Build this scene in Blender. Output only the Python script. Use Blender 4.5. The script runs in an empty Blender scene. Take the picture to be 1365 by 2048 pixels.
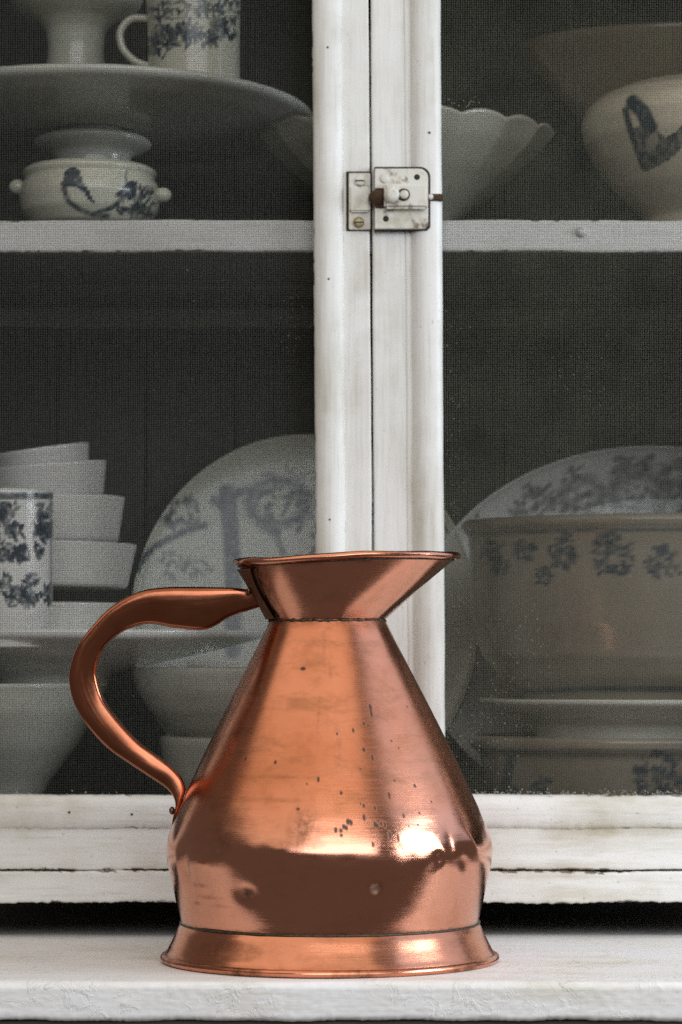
import bpy, bmesh, math, random
import numpy as np
from mathutils import Vector, Matrix

random.seed(7)
RNG = np.random.default_rng(11)
SC = bpy.context.scene
COL = SC.collection

# ---------------------------------------------------------------- scale
# everything below is laid out in working units "u" (0.35 mm each):
# X right, Y away from the viewer, Z up, ledge top at Z = 0, jug axis at Y = 0
S = 0.00035
D = 5800.0            # viewer's distance from the jug axis (u)
YH = 1320.0           # eye level
HC = 601.0            # eye height above the ledge (u)
CX = 682.5

def k(Y): return (D + Y) / D
def at(px, py, Y): return np.array([(px - CX) * k(Y), Y, HC - (py - YH) * k(Y)])
def zat(py, Y): return HC - (py - YH) * k(Y)
def xat(px, Y): return (px - CX) * k(Y)
def proj(V):
    kk = (D + V[:, 1]) / D
    return V[:, 0] / kk + CX, YH - (V[:, 2] - HC) / kk

# ---------------------------------------------------------------- camera
cam_d = bpy.data.cameras.new("camera")
cam = bpy.data.objects.new("camera", cam_d); COL.objects.link(cam)
cam.location = (0, -D * S, HC * S)
cam.rotation_euler = (math.radians(90), 0, 0)
cam_d.sensor_fit = 'VERTICAL'; cam_d.sensor_height = 36; cam_d.sensor_width = 24
cam_d.lens = D / 2048 * 36
cam_d.shift_y = (YH - 1024) / 2048
cam_d.clip_start = 0.05; cam_d.clip_end = 50
cam_d.dof.use_dof = True
cam_d.dof.focus_distance = (D - 200) * S
cam_d.dof.aperture_fstop = 10.5
SC.camera = cam

# ---------------------------------------------------------------- world + lamps (indoor window light plus an added front fill)
W = bpy.data.worlds.new("World"); SC.world = W; W.use_nodes = True
bgn = W.node_tree.nodes["Background"]
bgn.inputs[0].default_value = (1.0, 0.88, 0.80, 1); bgn.inputs[1].default_value = 0.095

def area(name, loc, target, sx, sy, L, col):
    d = bpy.data.lights.new(name, 'AREA'); d.shape = 'RECTANGLE'; d.size = sx; d.size_y = sy
    d.energy = L * math.pi * sx * sy; d.color = col
    o = bpy.data.objects.new(name, d); COL.objects.link(o); o.location = loc
    v = Vector(target) - Vector(loc)
    o.rotation_euler = v.to_track_quat('-Z', 'Y').to_euler()
    return o
area("window_light", (1.40, -0.52, 0.62), (0, 0.05, 0.25), 0.72, 0.48, 10.5, (0.86, 0.93, 1.0))
area("right_wall_bounce", (2.5, -0.05, 1.85), (0, 0, 0.2), 3.0, 1.7, 1.0, (0.58, 0.73, 1.0))
area("ceiling_bounce", (-1.05, -1.6, 2.3), (-1.05, -1.55, 0.0), 4.8, 3.2, 0.66, (1.0, 0.88, 0.72))
area("front_fill", (0.7, -4.3, 2.10), (0, 0.2, 0.4), 4.4, 2.1, 2.7, (0.92, 0.955, 1.0))  # added fill from behind the camera, brightens the cupboard inside

SC.view_settings.view_transform = 'Standard'; SC.view_settings.look = 'None'
SC.view_settings.gamma = 1.0; SC.view_settings.exposure = 0.36
SC.view_settings.use_curve_mapping = False
SC.cycles.use_denoising = False
SC.cycles.max_bounces = 6
SC.cycles.sample_clamp_indirect = 6.0

# ---------------------------------------------------------------- material helpers
def new_mat(name):
    m = bpy.data.materials.new(name); m.use_nodes = True
    nt = m.node_tree; b = nt.nodes["Principled BSDF"]
    return m, nt, b
class N:
    def __init__(s, nt): s.nt = nt
    def n(s, t, **kw):
        x = s.nt.nodes.new(t)
        for a, v in kw.items(): setattr(x, a, v)
        return x
    def l(s, a, b): s.nt.links.new(a, b)
    def noise(s, vec, scale, detail=4, rough=.55, dist=0):
        x = s.n("ShaderNodeTexNoise"); x.inputs["Scale"].default_value = scale
        x.inputs["Detail"].default_value = detail; x.inputs["Roughness"].default_value = rough
        x.inputs["Distortion"].default_value = dist
        if vec is not None: s.l(vec, x.inputs["Vector"])
        return x.outputs["Fac"]
    def mapping(s, vec, scale, rot=(0, 0, 0)):
        x = s.n("ShaderNodeMapping"); x.inputs["Scale"].default_value = scale; x.inputs["Rotation"].default_value = rot
        s.l(vec, x.inputs["Vector"]); return x.outputs[0]
    def ramp(s, f, lo, hi, a=0., b=1.):
        x = s.n("ShaderNodeMapRange"); x.inputs[1].default_value = lo; x.inputs[2].default_value = hi
        x.inputs[3].default_value = a; x.inputs[4].default_value = b
        s.l(f, x.inputs[0]); return x.outputs[0]
    def math(s, op, a, b=None):
        x = s.n("ShaderNodeMath", operation=op)
        for i, v in enumerate((a, b)):
            if v is None: continue
            if isinstance(v, (int, float)): x.inputs[i].default_value = v
            else: s.l(v, x.inputs[i])
        return x.outputs[0]
    def mix(s, f, a, b):
        x = s.n("ShaderNodeMix", data_type='RGBA')
        if isinstance(f, (int, float)): x.inputs[0].default_value = f
        else: s.l(f, x.inputs[0])
        for i, v in ((6, a), (7, b)):
            if isinstance(v, tuple): x.inputs[i].default_value = (*v, 1)
            else: s.l(v, x.inputs[i])
        return x.outputs[2]
    def attr(s, name):
        x = s.n("ShaderNodeAttribute"); x.attribute_name = name; return x.outputs["Fac"]
    def bump(s, h, strength, dist, prev=None):
        x = s.n("ShaderNodeBump"); x.inputs["Strength"].default_value = strength; x.inputs["Distance"].default_value = dist
        s.l(h, x.inputs["Height"])
        if prev is not None: s.l(prev, x.inputs["Normal"])
        return x.outputs[0]

def mat_paint(name, base, dirt, axis, dirt_amt=.55, chip=.62, speck=.74, relief=.25, blister=0.0):
    """old white gloss paint over wood: brush streaks along the board, grime, specks, chipped edges"""
    m, nt, b = new_mat(name); q = N(nt)
    tc = q.n("ShaderNodeTexCoord").outputs["Object"]
    sc = {'x': (6, 60, 110), 'z': (110, 60, 5)}[axis]
    grain = q.noise(q.mapping(tc, sc), 3.2, 5, .6)
    low = q.noise(tc, 9, 5, .6)
    lows = q.noise(q.mapping(tc, {'x': (4, 20, 30), 'z': (34, 20, 3.5)}[axis]), 1.6, 4, .6)
    f = q.math('MULTIPLY', q.ramp(low, .42, .68), q.ramp(lows, .38, .66))
    c = q.mix(q.math('MULTIPLY', f, dirt_amt), base, dirt)
    c = q.mix(q.ramp(grain, .53, .72, 0, .38), c, dirt)
    sp = q.ramp(q.noise(q.mapping(tc, {'x': (.7, 1, 1.6), 'z': (1.6, 1, .7)}[axis]), 330, 2, .5), speck, speck + .05)
    c = q.mix(q.math('MULTIPLY', sp, .55), c, (.16, .14, .10))
    e = q.attr("edge")
    chipn = q.noise(q.mapping(tc, {'x': (.45, 1, 1), 'z': (1, 1, .45)}[axis]), 210, 4, .65)
    lowc = q.noise(tc, 17, 3, .5)
    chipv = q.math('MULTIPLY', q.ramp(chipn, chip - .07, chip), q.math('MULTIPLY', e, q.ramp(lowc, .42, .58)))
    chipv = q.ramp(chipv, .35, .6)
    c = q.mix(chipv, c, (.13, .09, .06))
    edged = q.math('MULTIPLY', q.ramp(q.noise(tc, 60, 4), .42, .62), e)
    c = q.mix(q.math('MULTIPLY', edged, .28), c, (.33, .29, .2))
    q.l(c, b.inputs["Base Color"])
    q.l(q.ramp(low, .3, .7, .38, .6), b.inputs["Roughness"])
    nrm = q.bump(grain, relief, .0006)
    nrm = q.bump(q.math('SUBTRACT', q.noise(tc, 55, 3), chipv), .35, .0006, nrm)
    if blister > 0:
        bl = q.ramp(q.noise(q.mapping(tc, (1, 1, .8)), 75, 6, .62, .8), .50, .60)
        fl = q.ramp(q.noise(q.mapping(tc, (1, 1, 1.7)), 17, 3), .44, .60)
        nrm = q.bump(q.math('MULTIPLY', bl, fl), blister, .0011, nrm)
        cr = q.n("ShaderNodeTexVoronoi", feature='DISTANCE_TO_EDGE'); cr.inputs["Scale"].default_value = 46
        wp = q.n("ShaderNodeVectorMath", operation='ADD'); q.l(tc, wp.inputs[0])
        nv = q.n("ShaderNodeTexNoise"); nv.inputs["Scale"].default_value = 60
        sv = q.n("ShaderNodeVectorMath", operation='SCALE'); sv.inputs["Scale"].default_value = .03
        q.l(tc, nv.inputs["Vector"]); q.l(nv.outputs["Color"], sv.inputs[0]); q.l(sv.outputs[0], wp.inputs[1])
        q.l(wp.outputs[0], cr.inputs["Vector"])
        ck = q.math('MULTIPLY', q.ramp(cr.outputs["Distance"], .0, .035, 1, 0), q.ramp(q.noise(tc, 11, 3), .52, .62))
        nrm = q.bump(ck, -.7 * blister, .0008, nrm)
        q.l(q.mix(q.math('MULTIPLY', ck, .45), c, (.36, .33, .27)), b.inputs['Base Color'])
    q.l(nrm, b.inputs["Normal"])
    return m

PAINT_V = mat_paint("white_paint_upright", (.77, .77, .745), (.43, .40, .31), 'z', .95, .54, .71, .4)
PAINT_H = mat_paint("white_paint_level", (.80, .80, .775), (.45, .41, .29), 'x', 1.0, .53, .70, .55)
PAINT_SHELF = mat_paint("white_paint_shelf", (.72, .72, .69), (.45, .43, .37), 'x', .6, .6, .73, .4)
PAINT_LEDGE = mat_paint("white_paint_ledge", (.90, .90, .905), (.66, .62, .47), 'x', .8, .7, .82, .3, .42)

def mat_simple(name, col, rough=.6, metal=0., var=.25, scale=40, bump=.0):
    m, nt, b = new_mat(name); q = N(nt)
    tc = q.n("ShaderNodeTexCoord").outputs["Object"]
    n = q.noise(tc, scale, 5, .6)
    q.l(q.mix(q.ramp(n, .3, .7, 0, 1), col, tuple(x * (1 - var) for x in col)), b.inputs["Base Color"])
    b.inputs["Roughness"].default_value = rough; b.inputs["Metallic"].default_value = metal
    if bump: q.l(q.bump(n, bump, .001), b.inputs["Normal"])
    return m
WOOD_DARK = mat_simple("aged_dark_wood", (.12, .112, .09), .75, 0, .4, 14, .2)
WOOD_BACK = mat_simple("cupboard_back_wood", (.05, .047, .032), .8, 0, .4, 10, .2)
GRIME_SHADE = mat_simple("dark_grime_shade", (.035, .028, .018), .85, 0, .5, 200)  # grime; also stands in for shade in holes and round the latch plates
RUST = mat_simple("rust", (.085, .045, .02), .85, 0, .6, 300, .4)
WIRE = mat_simple("dark_wire", (.036, .038, .028), .6, .0, .45, 120)
WIRE_DUSTY = mat_simple("dusty_wire", (.098, .098, .070), .7, .0, .55, 25)
DUST = mat_simple("pale_dust", (.46, .44, .37), .9, 0, .6, 120)

def mat_china(name, base, blue=(.018, .036, .056), rough=.22):
    m, nt, b = new_mat(name); q = N(nt)
    tc = q.n("ShaderNodeTexCoord").outputs["Object"]
    c = q.mix(q.ramp(q.noise(tc, 22, 4), .4, .75, 0, .35), base, tuple(x * .78 for x in base))
    p = q.attr("print")
    pn = q.math('MULTIPLY', p, q.ramp(q.noise(tc, 170, 3, .6), .30, .60, .75, 1.2))
    c = q.mix(pn, c, blue)
    q.l(c, b.inputs["Base Color"]); b.inputs["Roughness"].default_value = rough
    b.inputs["Coat Weight"].default_value = .3; b.inputs["Coat Roughness"].default_value = .08
    return m
CREAM = mat_china("cream_china", (.66, .60, .46))
WHITE = mat_china("white_china", (.80, .80, .75))
IVORY = mat_china("ivory_china", (.66, .66, .54))
BASIN = mat_china("buff_china", (.25, .218, .168))
GREY = mat_china("grey_white_china", (.62, .63, .55))

def mat_copper(name, c1, c2, r0, r1, brush=.2, dark=(.05, .025, .015)):
    m, nt, b = new_mat(name); q = N(nt)
    tc = q.n("ShaderNodeTexCoord"); ob = tc.outputs["Object"]; uv = tc.outputs["UV"]
    n1 = q.noise(ob, 14, 6, .6); n2 = q.noise(ob, 55, 5, .65)
    c = q.mix(q.ramp(n1, .35, .68), c1, c2)
    n3 = q.noise(q.mapping(ob, (1, 1, 2.6)), 33, 6, .68, .4)
    c = q.mix(q.ramp(n2, .52, .74, 0, .4), c, tuple(x * .6 for x in c2))
    c = q.mix(q.math('MULTIPLY', q.ramp(n3, .50, .68), .55), c, (.34, .155, .075))
    pk = q.attr("rough")
    c = q.mix(q.math('MULTIPLY', q.math('SUBTRACT', 1.0, q.math('MINIMUM', pk, 1.0)), .6 if name == 'polished_copper' else 0.0), c, (.82, .40, .285))
    st = q.attr("stain_shade"); sp = q.attr("spot_shade"); vg = q.attr("verdigris")
    sn = q.math('MULTIPLY', st, q.ramp(q.noise(ob, 160, 5, .7), .35, .62, .1, 1))
    c = q.mix(sn, c, (.14, .06, .028))
    c = q.mix(sp, c, dark)
    c = q.mix(vg, c, (.10, .15, .15))
    q.l(c, b.inputs["Base Color"])
    mt = q.math('SUBTRACT', 1.0, q.math('MULTIPLY', q.math('MAXIMUM', sp, vg), .75))
    q.l(mt, b.inputs["Metallic"])
    streak = q.noise(q.mapping(uv, (3, 160, 1)), 4, 5, .65)
    pol = q.attr("rough")
    r = q.math('ADD', q.ramp(n1, .3, .7, r0, r1), q.math('MULTIPLY', pol, .11))
    r = q.math('ADD', r, q.ramp(streak, .45, .75, 0, .10))
    r = q.math('ADD', r, q.math('MULTIPLY', q.math('MAXIMUM', sp, st), .22))
    q.l(r, b.inputs["Roughness"])
    nr = q.bump(streak, brush, .00012)
    nr = q.bump(q.noise(ob, 26, 3, .5), .25, .0009, nr)
    nr = q.bump(q.noise(ob, 420, 2, .5), .12, .0001, nr)
    q.l(nr, b.inputs["Normal"])
    return m
COPPER = mat_copper("polished_copper", (.75, .305, .180), (.60, .22, .112), .06, .13, .35)
COPPER_HANDLE = mat_copper("worn_copper_handle", (.44, .155, .085), (.28, .095, .048), .09, .18, .1)
COPPER_DARK = mat_copper("tarnished_copper", (.30, .15, .10), (.10, .065, .05), .35, .5, .3)
SOLDER = mat_simple("dark_solder", (.10, .085, .06), .5, .6, .7, 260, .6)

# ---------------------------------------------------------------- mesh helpers
def mk(name, V, F, mat, parent=None, origin=(0, 0, 0), smooth=True, attrs=None, uv=None, kind=None):
    V = np.asarray(V, float); o_ = np.asarray(origin, float)
    me = bpy.data.meshes.new(name)
    me.from_pydata(((V - o_) * S).tolist(), [], F)
    me.validate(); me.update()
    if smooth: me.polygons.foreach_set("use_smooth", [True] * len(me.polygons))
    if attrs:
        for a, arr in attrs.items():
            at_ = me.attributes.new(a, 'FLOAT', 'POINT'); at_.data.foreach_set("value", np.asarray(arr, np.float32))
    if uv is not None:
        l = me.uv_layers.new(name="UVMap")
        idx = np.empty(len(me.loops), np.int32); me.loops.foreach_get("vertex_index", idx)
        l.data.foreach_set("uv", np.asarray(uv, np.float32)[idx].ravel())
    me.materials.append(mat)
    ob = bpy.data.objects.new(name, me); COL.objects.link(ob)
    if parent is None: ob.location = Vector(o_ * S)
    else: ob.parent = parent
    if kind: ob["kind"] = kind
    return ob

def thing(name, label, cat, origin, group=None):
    e = bpy.data.objects.new(name, None); COL.objects.link(e)
    e.location = Vector(np.asarray(origin, float) * S); e.empty_display_size = .02
    e["label"] = label; e["category"] = cat
    if group: e["group"] = group
    return e
def tag(o, label, cat, group=None):
    o["label"] = label; o["category"] = cat
    if group: o["group"] = group
    return o

def grid_faces(nr, nc, wrap=True):
    F = []
    m = nc if wrap else nc - 1
    for i in range(nr - 1):
        a = i * nc; b_ = a + nc
        for j in range(m):
            j2 = (j + 1) % nc
            F.append((a + j, a + j2, b_ + j2, b_ + j))
    return F
def resample(pr, step):
    pr = np.asarray(pr, float)
    d = np.r_[0, np.cumsum(np.hypot(*np.diff(pr, axis=0).T))]
    n = max(3, int(d[-1] / step))
    t = np.linspace(0, d[-1], n)
    return np.c_[np.interp(t, d, pr[:, 0]), np.interp(t, d, pr[:, 1])]
def smooth_profile(pr, step=6, it=2):
    """resample a polyline and round its corners slightly"""
    q = resample(pr, step)
    for _ in range(it):
        q[1:-1] = (q[:-2] + 2 * q[1:-1] + q[2:]) / 4
    return q
def lathe(pr, c, nseg=96, ys=1.0, wave=None):
    pr = np.asarray(pr, float)
    ph = np.linspace(0, 2 * math.pi, nseg, endpoint=False)
    r = pr[:, 0][:, None]; z = pr[:, 1][:, None] + 0 * ph[None, :]
    if wave is not None: z = z + wave(ph)[None, :] * np.clip((pr[:, 1] - pr[:, 1].min()) / (np.ptp(pr[:, 1])), 0, 1)[:, None] ** 4
    X = c[0] + r * np.sin(ph)[None, :]; Y = c[1] - ys * r * np.cos(ph)[None, :]
    V = np.stack([X, Y, z], -1).reshape(-1, 3)
    return V, grid_faces(len(pr), nseg)
def tilt(V, c, rx=0, ry=0):
    M = np.array(Matrix.Rotation(rx, 3, 'X') @ Matrix.Rotation(ry, 3, 'Y'))
    return (V - c) @ M.T + c

def board(name, mat, parent, origin, axis, a0, a1, l0, l1, yf, th, bev=3, wob=.6, step=7, prof=None, sh=0.0, edge_w=5, edge_sides=(1, 1), jag=0.0):
    """a plank: rounded section swept along its length, with slightly wandering arrises.
    axis 'x': lies level (a = height); axis 'z': stands upright (a = X)."""
    if prof is None:
        w = a1 - a0
        na = max(4, int(w / 5))
        mid = [(a0 + bev + (w - 2 * bev) * i / na, yf) for i in range(na + 1)]
        prof = [(a0, yf + th), (a0, yf + bev * 2.5), (a0, yf + bev), (a0 + bev * .3, yf + bev * .3)] + mid + \
               [(a1 - bev * .3, yf + bev * .3), (a1, yf + bev), (a1, yf + bev * 2.5), (a1, yf + th)]
    prof = np.asarray(prof, float); n = len(prof)
    ts = np.linspace(l0, l1, max(2, int((l1 - l0) / step)) + 1)
    V = []; E = []
    ph = RNG.uniform(0, 6.28, 8)
    amid = (prof[:, 0].min() + prof[:, 0].max()) / 2; half = np.ptp(prof[:, 0]) / 2
    dl = prof[:, 0] - prof[:, 0].min(); dr = prof[:, 0].max() - prof[:, 0]
    edge = np.maximum(np.exp(-dl / edge_w) * edge_sides[0], np.exp(-dr / edge_w) * edge_sides[1])
    rn = RNG.normal(0, 1, (len(ts), 2))
    rn = (rn + np.roll(rn, 1, 0)) / 1.4
    for i, t in enumerate(ts):
        w1 = wob * (math.sin(t / 97 + ph[0]) + .6 * math.sin(t / 41 + ph[1])) + jag * rn[i, 0]
        w2 = wob * (math.sin(t / 113 + ph[2]) + .6 * math.sin(t / 37 + ph[3])) + jag * rn[i, 1] * .4
        a = prof[:, 0] + np.where(prof[:, 0] < amid, w1 * (1 - dl / half).clip(0, 1), w2 * (1 - dr / half).clip(0, 1))
        y = prof[:, 1]
        if axis == 'x': V.append(np.c_[np.full(n, t), y, a])
        else: V.append(np.c_[a - sh * t, y, np.full(n, t)])
        E.append(edge)
    V = np.concatenate(V); E = np.concatenate(E)
    F = grid_faces(len(ts), n, True)
    F.append(tuple(range(n))); F.append(tuple(reversed(range((len(ts) - 1) * n, len(ts) * n))))
    o = mk(name, V, F, mat, parent, origin, True, {"edge": E})
    return o

def boxm(name, lo, hi, mat, parent, origin, bev=2, sh=0.0):
    bm = bmesh.new(); bmesh.ops.create_cube(bm, size=1)
    lo = np.asarray(lo, float); hi = np.asarray(hi, float)
    for v in bm.verts: v.co = Vector((lo + hi) / 2 + np.array(v.co) * (hi - lo))
    if bev: bmesh.ops.bevel(bm, geom=bm.edges[:], offset=bev, segments=2, affect='EDGES')
    V = np.array([v.co[:] for v in bm.verts]); V[:, 0] -= sh * V[:, 2]
    bm.verts.index_update()
    F = [tuple(v.index for v in f.verts) for f in bm.faces]; bm.free()
    return mk(name, V, F, mat, parent, origin, False)
def disc(name, c, r, y0, y1, mat, parent, origin, n=20, dome=0.0):
    V = []; F = []
    rs = [(r, y1), (r, y0 + (y1 - y0) * .35), (r * .8, y0), (r * .4, y0 - dome)]
    for rr, y in rs:
        for i in range(n):
            a = 2 * math.pi * i / n; V.append((c[0] + rr * math.cos(a), y, c[1] + rr * math.sin(a)))
    F = grid_faces(4, n); F.append(tuple(range(3 * n, 4 * n))); F.append(tuple(range(n)))
    return mk(name, V, F, mat, parent, origin, True)

def knob(name, c, r, mat, parent, org, sx=1.):
    bm = bmesh.new(); bmesh.ops.create_uvsphere(bm, u_segments=20, v_segments=12, radius=1)
    V = np.array([v.co[:] for v in bm.verts]) * np.array([r * sx, r, r]) + np.array(c)
    bm.verts.index_update(); F = [tuple(v.index for v in f.verts) for f in bm.faces]; bm.free()
    return mk(name, V, F, mat, parent, org, True)

# ---------------------------------------------------------------- painted decoration (print attribute)
def stroke(P, q, pts, w):
    out = np.zeros(len(P))
    for (x0, y0), (x1, y1) in zip(pts[:-1], pts[1:]):
        dx, dy = x1 - x0, y1 - y0; L = dx * dx + dy * dy + 1e-6
        t = np.clip(((P - x0) * dx + (q - y0) * dy) / L, 0, 1)
        d = np.hypot(P - x0 - t * dx, q - y0 - t * dy)
        out = np.maximum(out, np.clip((w / 2 - d) / (w * .18 + 1.5) + .5, 0, 1))
    return out
def leaf(P, q, cx, cy, rx, ry, a=0.0):
    c, s = math.cos(a), math.sin(a)
    u = (P - cx) * c + (q - cy) * s; v = -(P - cx) * s + (q - cy) * c
    d = np.sqrt((u / rx) ** 2 + (v / ry) ** 2)
    return np.clip((1.12 - d) / .25, 0, 1)
def sprays(P, q, rnd, cx, cy, R, n, size, ys=1.0):
    out = np.zeros(len(P))
    n = int(n * 1.9); size = size * .72
    for _ in range(n):
        a = rnd.uniform(0, 6.28); rr = R * math.sqrt(rnd.uniform(0, 1))
        out = np.maximum(out, leaf(P, q, cx + rr * math.cos(a), cy + ys * rr * math.sin(a), size * rnd.uniform(.6, 1.4), size * rnd.uniform(.25, .6), rnd.uniform(0, 3.14)) * rnd.uniform(.55, 1))
    return out
def poly_mask(P, q, pts):
    ins = np.zeros(len(P), bool); n = len(pts)
    for i in range(n):
        x0, y0 = pts[i]; x1, y1 = pts[(i + 1) % n]
        c = ((y0 > q) != (y1 > q)) & (P < (x1 - x0) * (q - y0) / (y1 - y0 + 1e-9) + x0)
        ins ^= c
    return ins.astype(float)

# ================================================================ SETTING: ledge
LEDGE_L, LEDGE_R = -1250, 1350
YF = -378.0; YB = 561.0
lz = zat(2043, YF)                     # underside of the front edge
prof = [(lz, 540), (lz, YF + 14), (lz + 2, YF + 5), (lz + 7, YF + 1)]
prof += [(lz + 7 + (-(lz) - 20) * i / 14, YF) for i in range(1, 15)]
prof += [(-9, YF + 1.5), (-4.5, YF + 5), (-1.6, YF + 11), (-.4, YF + 20)]
prof += [(0, YF + 20 + (YB - YF - 20) * i / 40) for i in range(1, 40)] + [(-.5, YB - 3), (-3, YB), (lz * .9, YB)]
prof = np.array(prof)
xs = np.linspace(LEDGE_L, LEDGE_R, 430)
V = []; E = []
for i, x in enumerate(xs):
    p = prof.copy()
    w = .9 * math.sin(x / 83) + .6 * math.sin(x / 31 + 1)
    fr = p[:, 1] < YF + 8
    p[:7, 0] += 1.2 * math.sin(x / 57) + .9 * math.sin(x / 23 + 2) + RNG.normal(0, .4)
    p[fr, 1] += w + RNG.normal(0, .35, fr.sum())
    p[:, 0] += np.where(p[:, 1] > YF + 8, .5 * math.sin(x / 140), 0)
    V.append(np.c_[np.full(len(p), x), p[:, 1], p[:, 0]]); E.append(np.where(np.abs(prof[:, 0] + 4) < 6, .35, 0) * (prof[:, 1] < YF + 30))
ledge = mk("ledge", np.concatenate(V), grid_faces(len(xs), len(prof), True), PAINT_LEDGE, None, (0, 0, 0), True, {"edge": np.concatenate(E)})
ledge["kind"] = "structure"; ledge["label"] = "white painted wooden ledge with blistered front edge"
# rear board of the ledge running on under the cupboard, a touch lower
o = board("ledge_rear_board", PAINT_LEDGE, None, (0, 0, 0), 'x', -60, -2.5, LEDGE_L, LEDGE_R, YB + 3, 1150, bev=3, step=60); o["kind"] = "structure"
# dark cupboard front below the ledge
o = board("lower_cupboard_front", WOOD_DARK, None, (0, 0, 0), 'x', lz - 400, lz - 1, LEDGE_L, LEDGE_R, YF + 22, 40, bev=3, step=60); o["kind"] = "structure"
o = board("wall", WOOD_BACK, None, (0, 0, 0), 'x', lz - 400, 2700, LEDGE_L - 200, LEDGE_R + 200, YB + 1160, 40, bev=3, step=200, wob=0); o["kind"] = "structure"

# ================================================================ CUPBOARD
YD = 470.0                       # front face of the doors
SH = 0.0062                      # the old doors lean a touch
CO = (0, YD, zat(1805, YD))
cup = thing("cupboard", "old white painted cupboard with two wire mesh doors standing above the ledge", "cupboard", CO)
ZT = zat(-380, YD); XL, XR = xat(-190, YD), xat(1690, YD)
YBK = 1500.0
ZF = 200.0                       # cupboard floor (top)
zb0, zb1 = zat(1805, YD), zat(1742.5, YD)
board("base_rail", PAINT_H, cup, CO, 'x', zb0, zb1, XL, XR, YD - 6, 50, bev=4, wob=1.3, step=5, jag=.8, edge_w=5)
board("floor_panel", WOOD_DARK, cup, CO, 'x', zb1 + 5, ZF, XL + 20, XR - 20, YD + 48, YBK - YD - 48, step=120, wob=0)
for i in range(9):               # back is boarded with upright planks
    a0 = XL + (XR - XL) * i / 9
    board("back_plank", WOOD_BACK, cup, CO, 'z', a0 + 2, a0 + (XR - XL) / 9 - 2, ZF, ZT, YBK, 22, bev=4, step=60, wob=.8)
board("side_panel", WOOD_DARK, cup, CO, 'z', XL - 30, XL, zb0, ZT, YD + 40, YBK - YD, step=200, wob=0)
board("side_panel", WOOD_DARK, cup, CO, 'z', XR, XR + 30, zb0, ZT, YD + 40, YBK - YD, step=200, wob=0)
board("top_panel", WOOD_DARK, cup, CO, 'x', ZT + 1, ZT + 40, XL - 30, XR + 30, YD + 10, YBK - YD + 20, step=200, wob=0)
# feet lift the cupboard off the ledge (hidden in the dark gap)
for x in (XL + 30, XR - 130):
    boxm("foot", (x, 600, -4), (x + 100, 720, zb0 - 1), WOOD_DARK, cup, CO, 4)
# shelf
YS = 520.0
zs0, zs1 = zat(503, YS), zat(440, YS)
shelf = board("shelf", WOOD_DARK, cup, CO, 'x', zs0 + 2, zs1 - 1, XL + 2, XR - 2, YS + 26, 560, step=120, wob=0)
board("shelf_rear_board", WOOD_DARK, cup, CO, 'x', zs0 - 3, zs1 - 1, XL + 2, XR - 2, YS + 590, YBK - YS - 594, step=120, wob=0, bev=5)
board("shelf_front_edge", PAINT_SHELF, cup, CO, 'x', zs0, zs1, XL + 2, XR - 2, YS, 25, bev=4, wob=1.1, step=5, jag=.3)
BATTEN = mat_simple("pale_batten_wood", (.24, .23, .18), .75, 0, .35, 18, .2)
board("back_batten", BATTEN, cup, CO, 'x', zat(655, YBK - 24), zs0 - 6, XL + 2, XR - 2, YBK - 24, 23, step=120, wob=.8)

knob("shelf_nub", at(1163, 464, YS - 3), 11, PAINT_SHELF, cup, CO, 1.1)

def moulding_prof(a0, a1, yf, h, flip=False):
    """rounded bead moulding with a fillet on the stile side"""
    w = a1 - a0; pts = []
    n = 18
    for i in range(n + 1):
        t = i / n
        y = yf - h * (math.sin(math.pi * min(max(t, .0), 1)) ** .55)
        pts.append((a0 + w * t, y if 0 < i < n else yf))
    pr = [(a0, yf + 34)] + pts + [(a1, yf + 2)]
    if flip:
        pr = [(a0, yf + 2)] + pts + [(a1, yf + 34)]
    return pr

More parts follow.
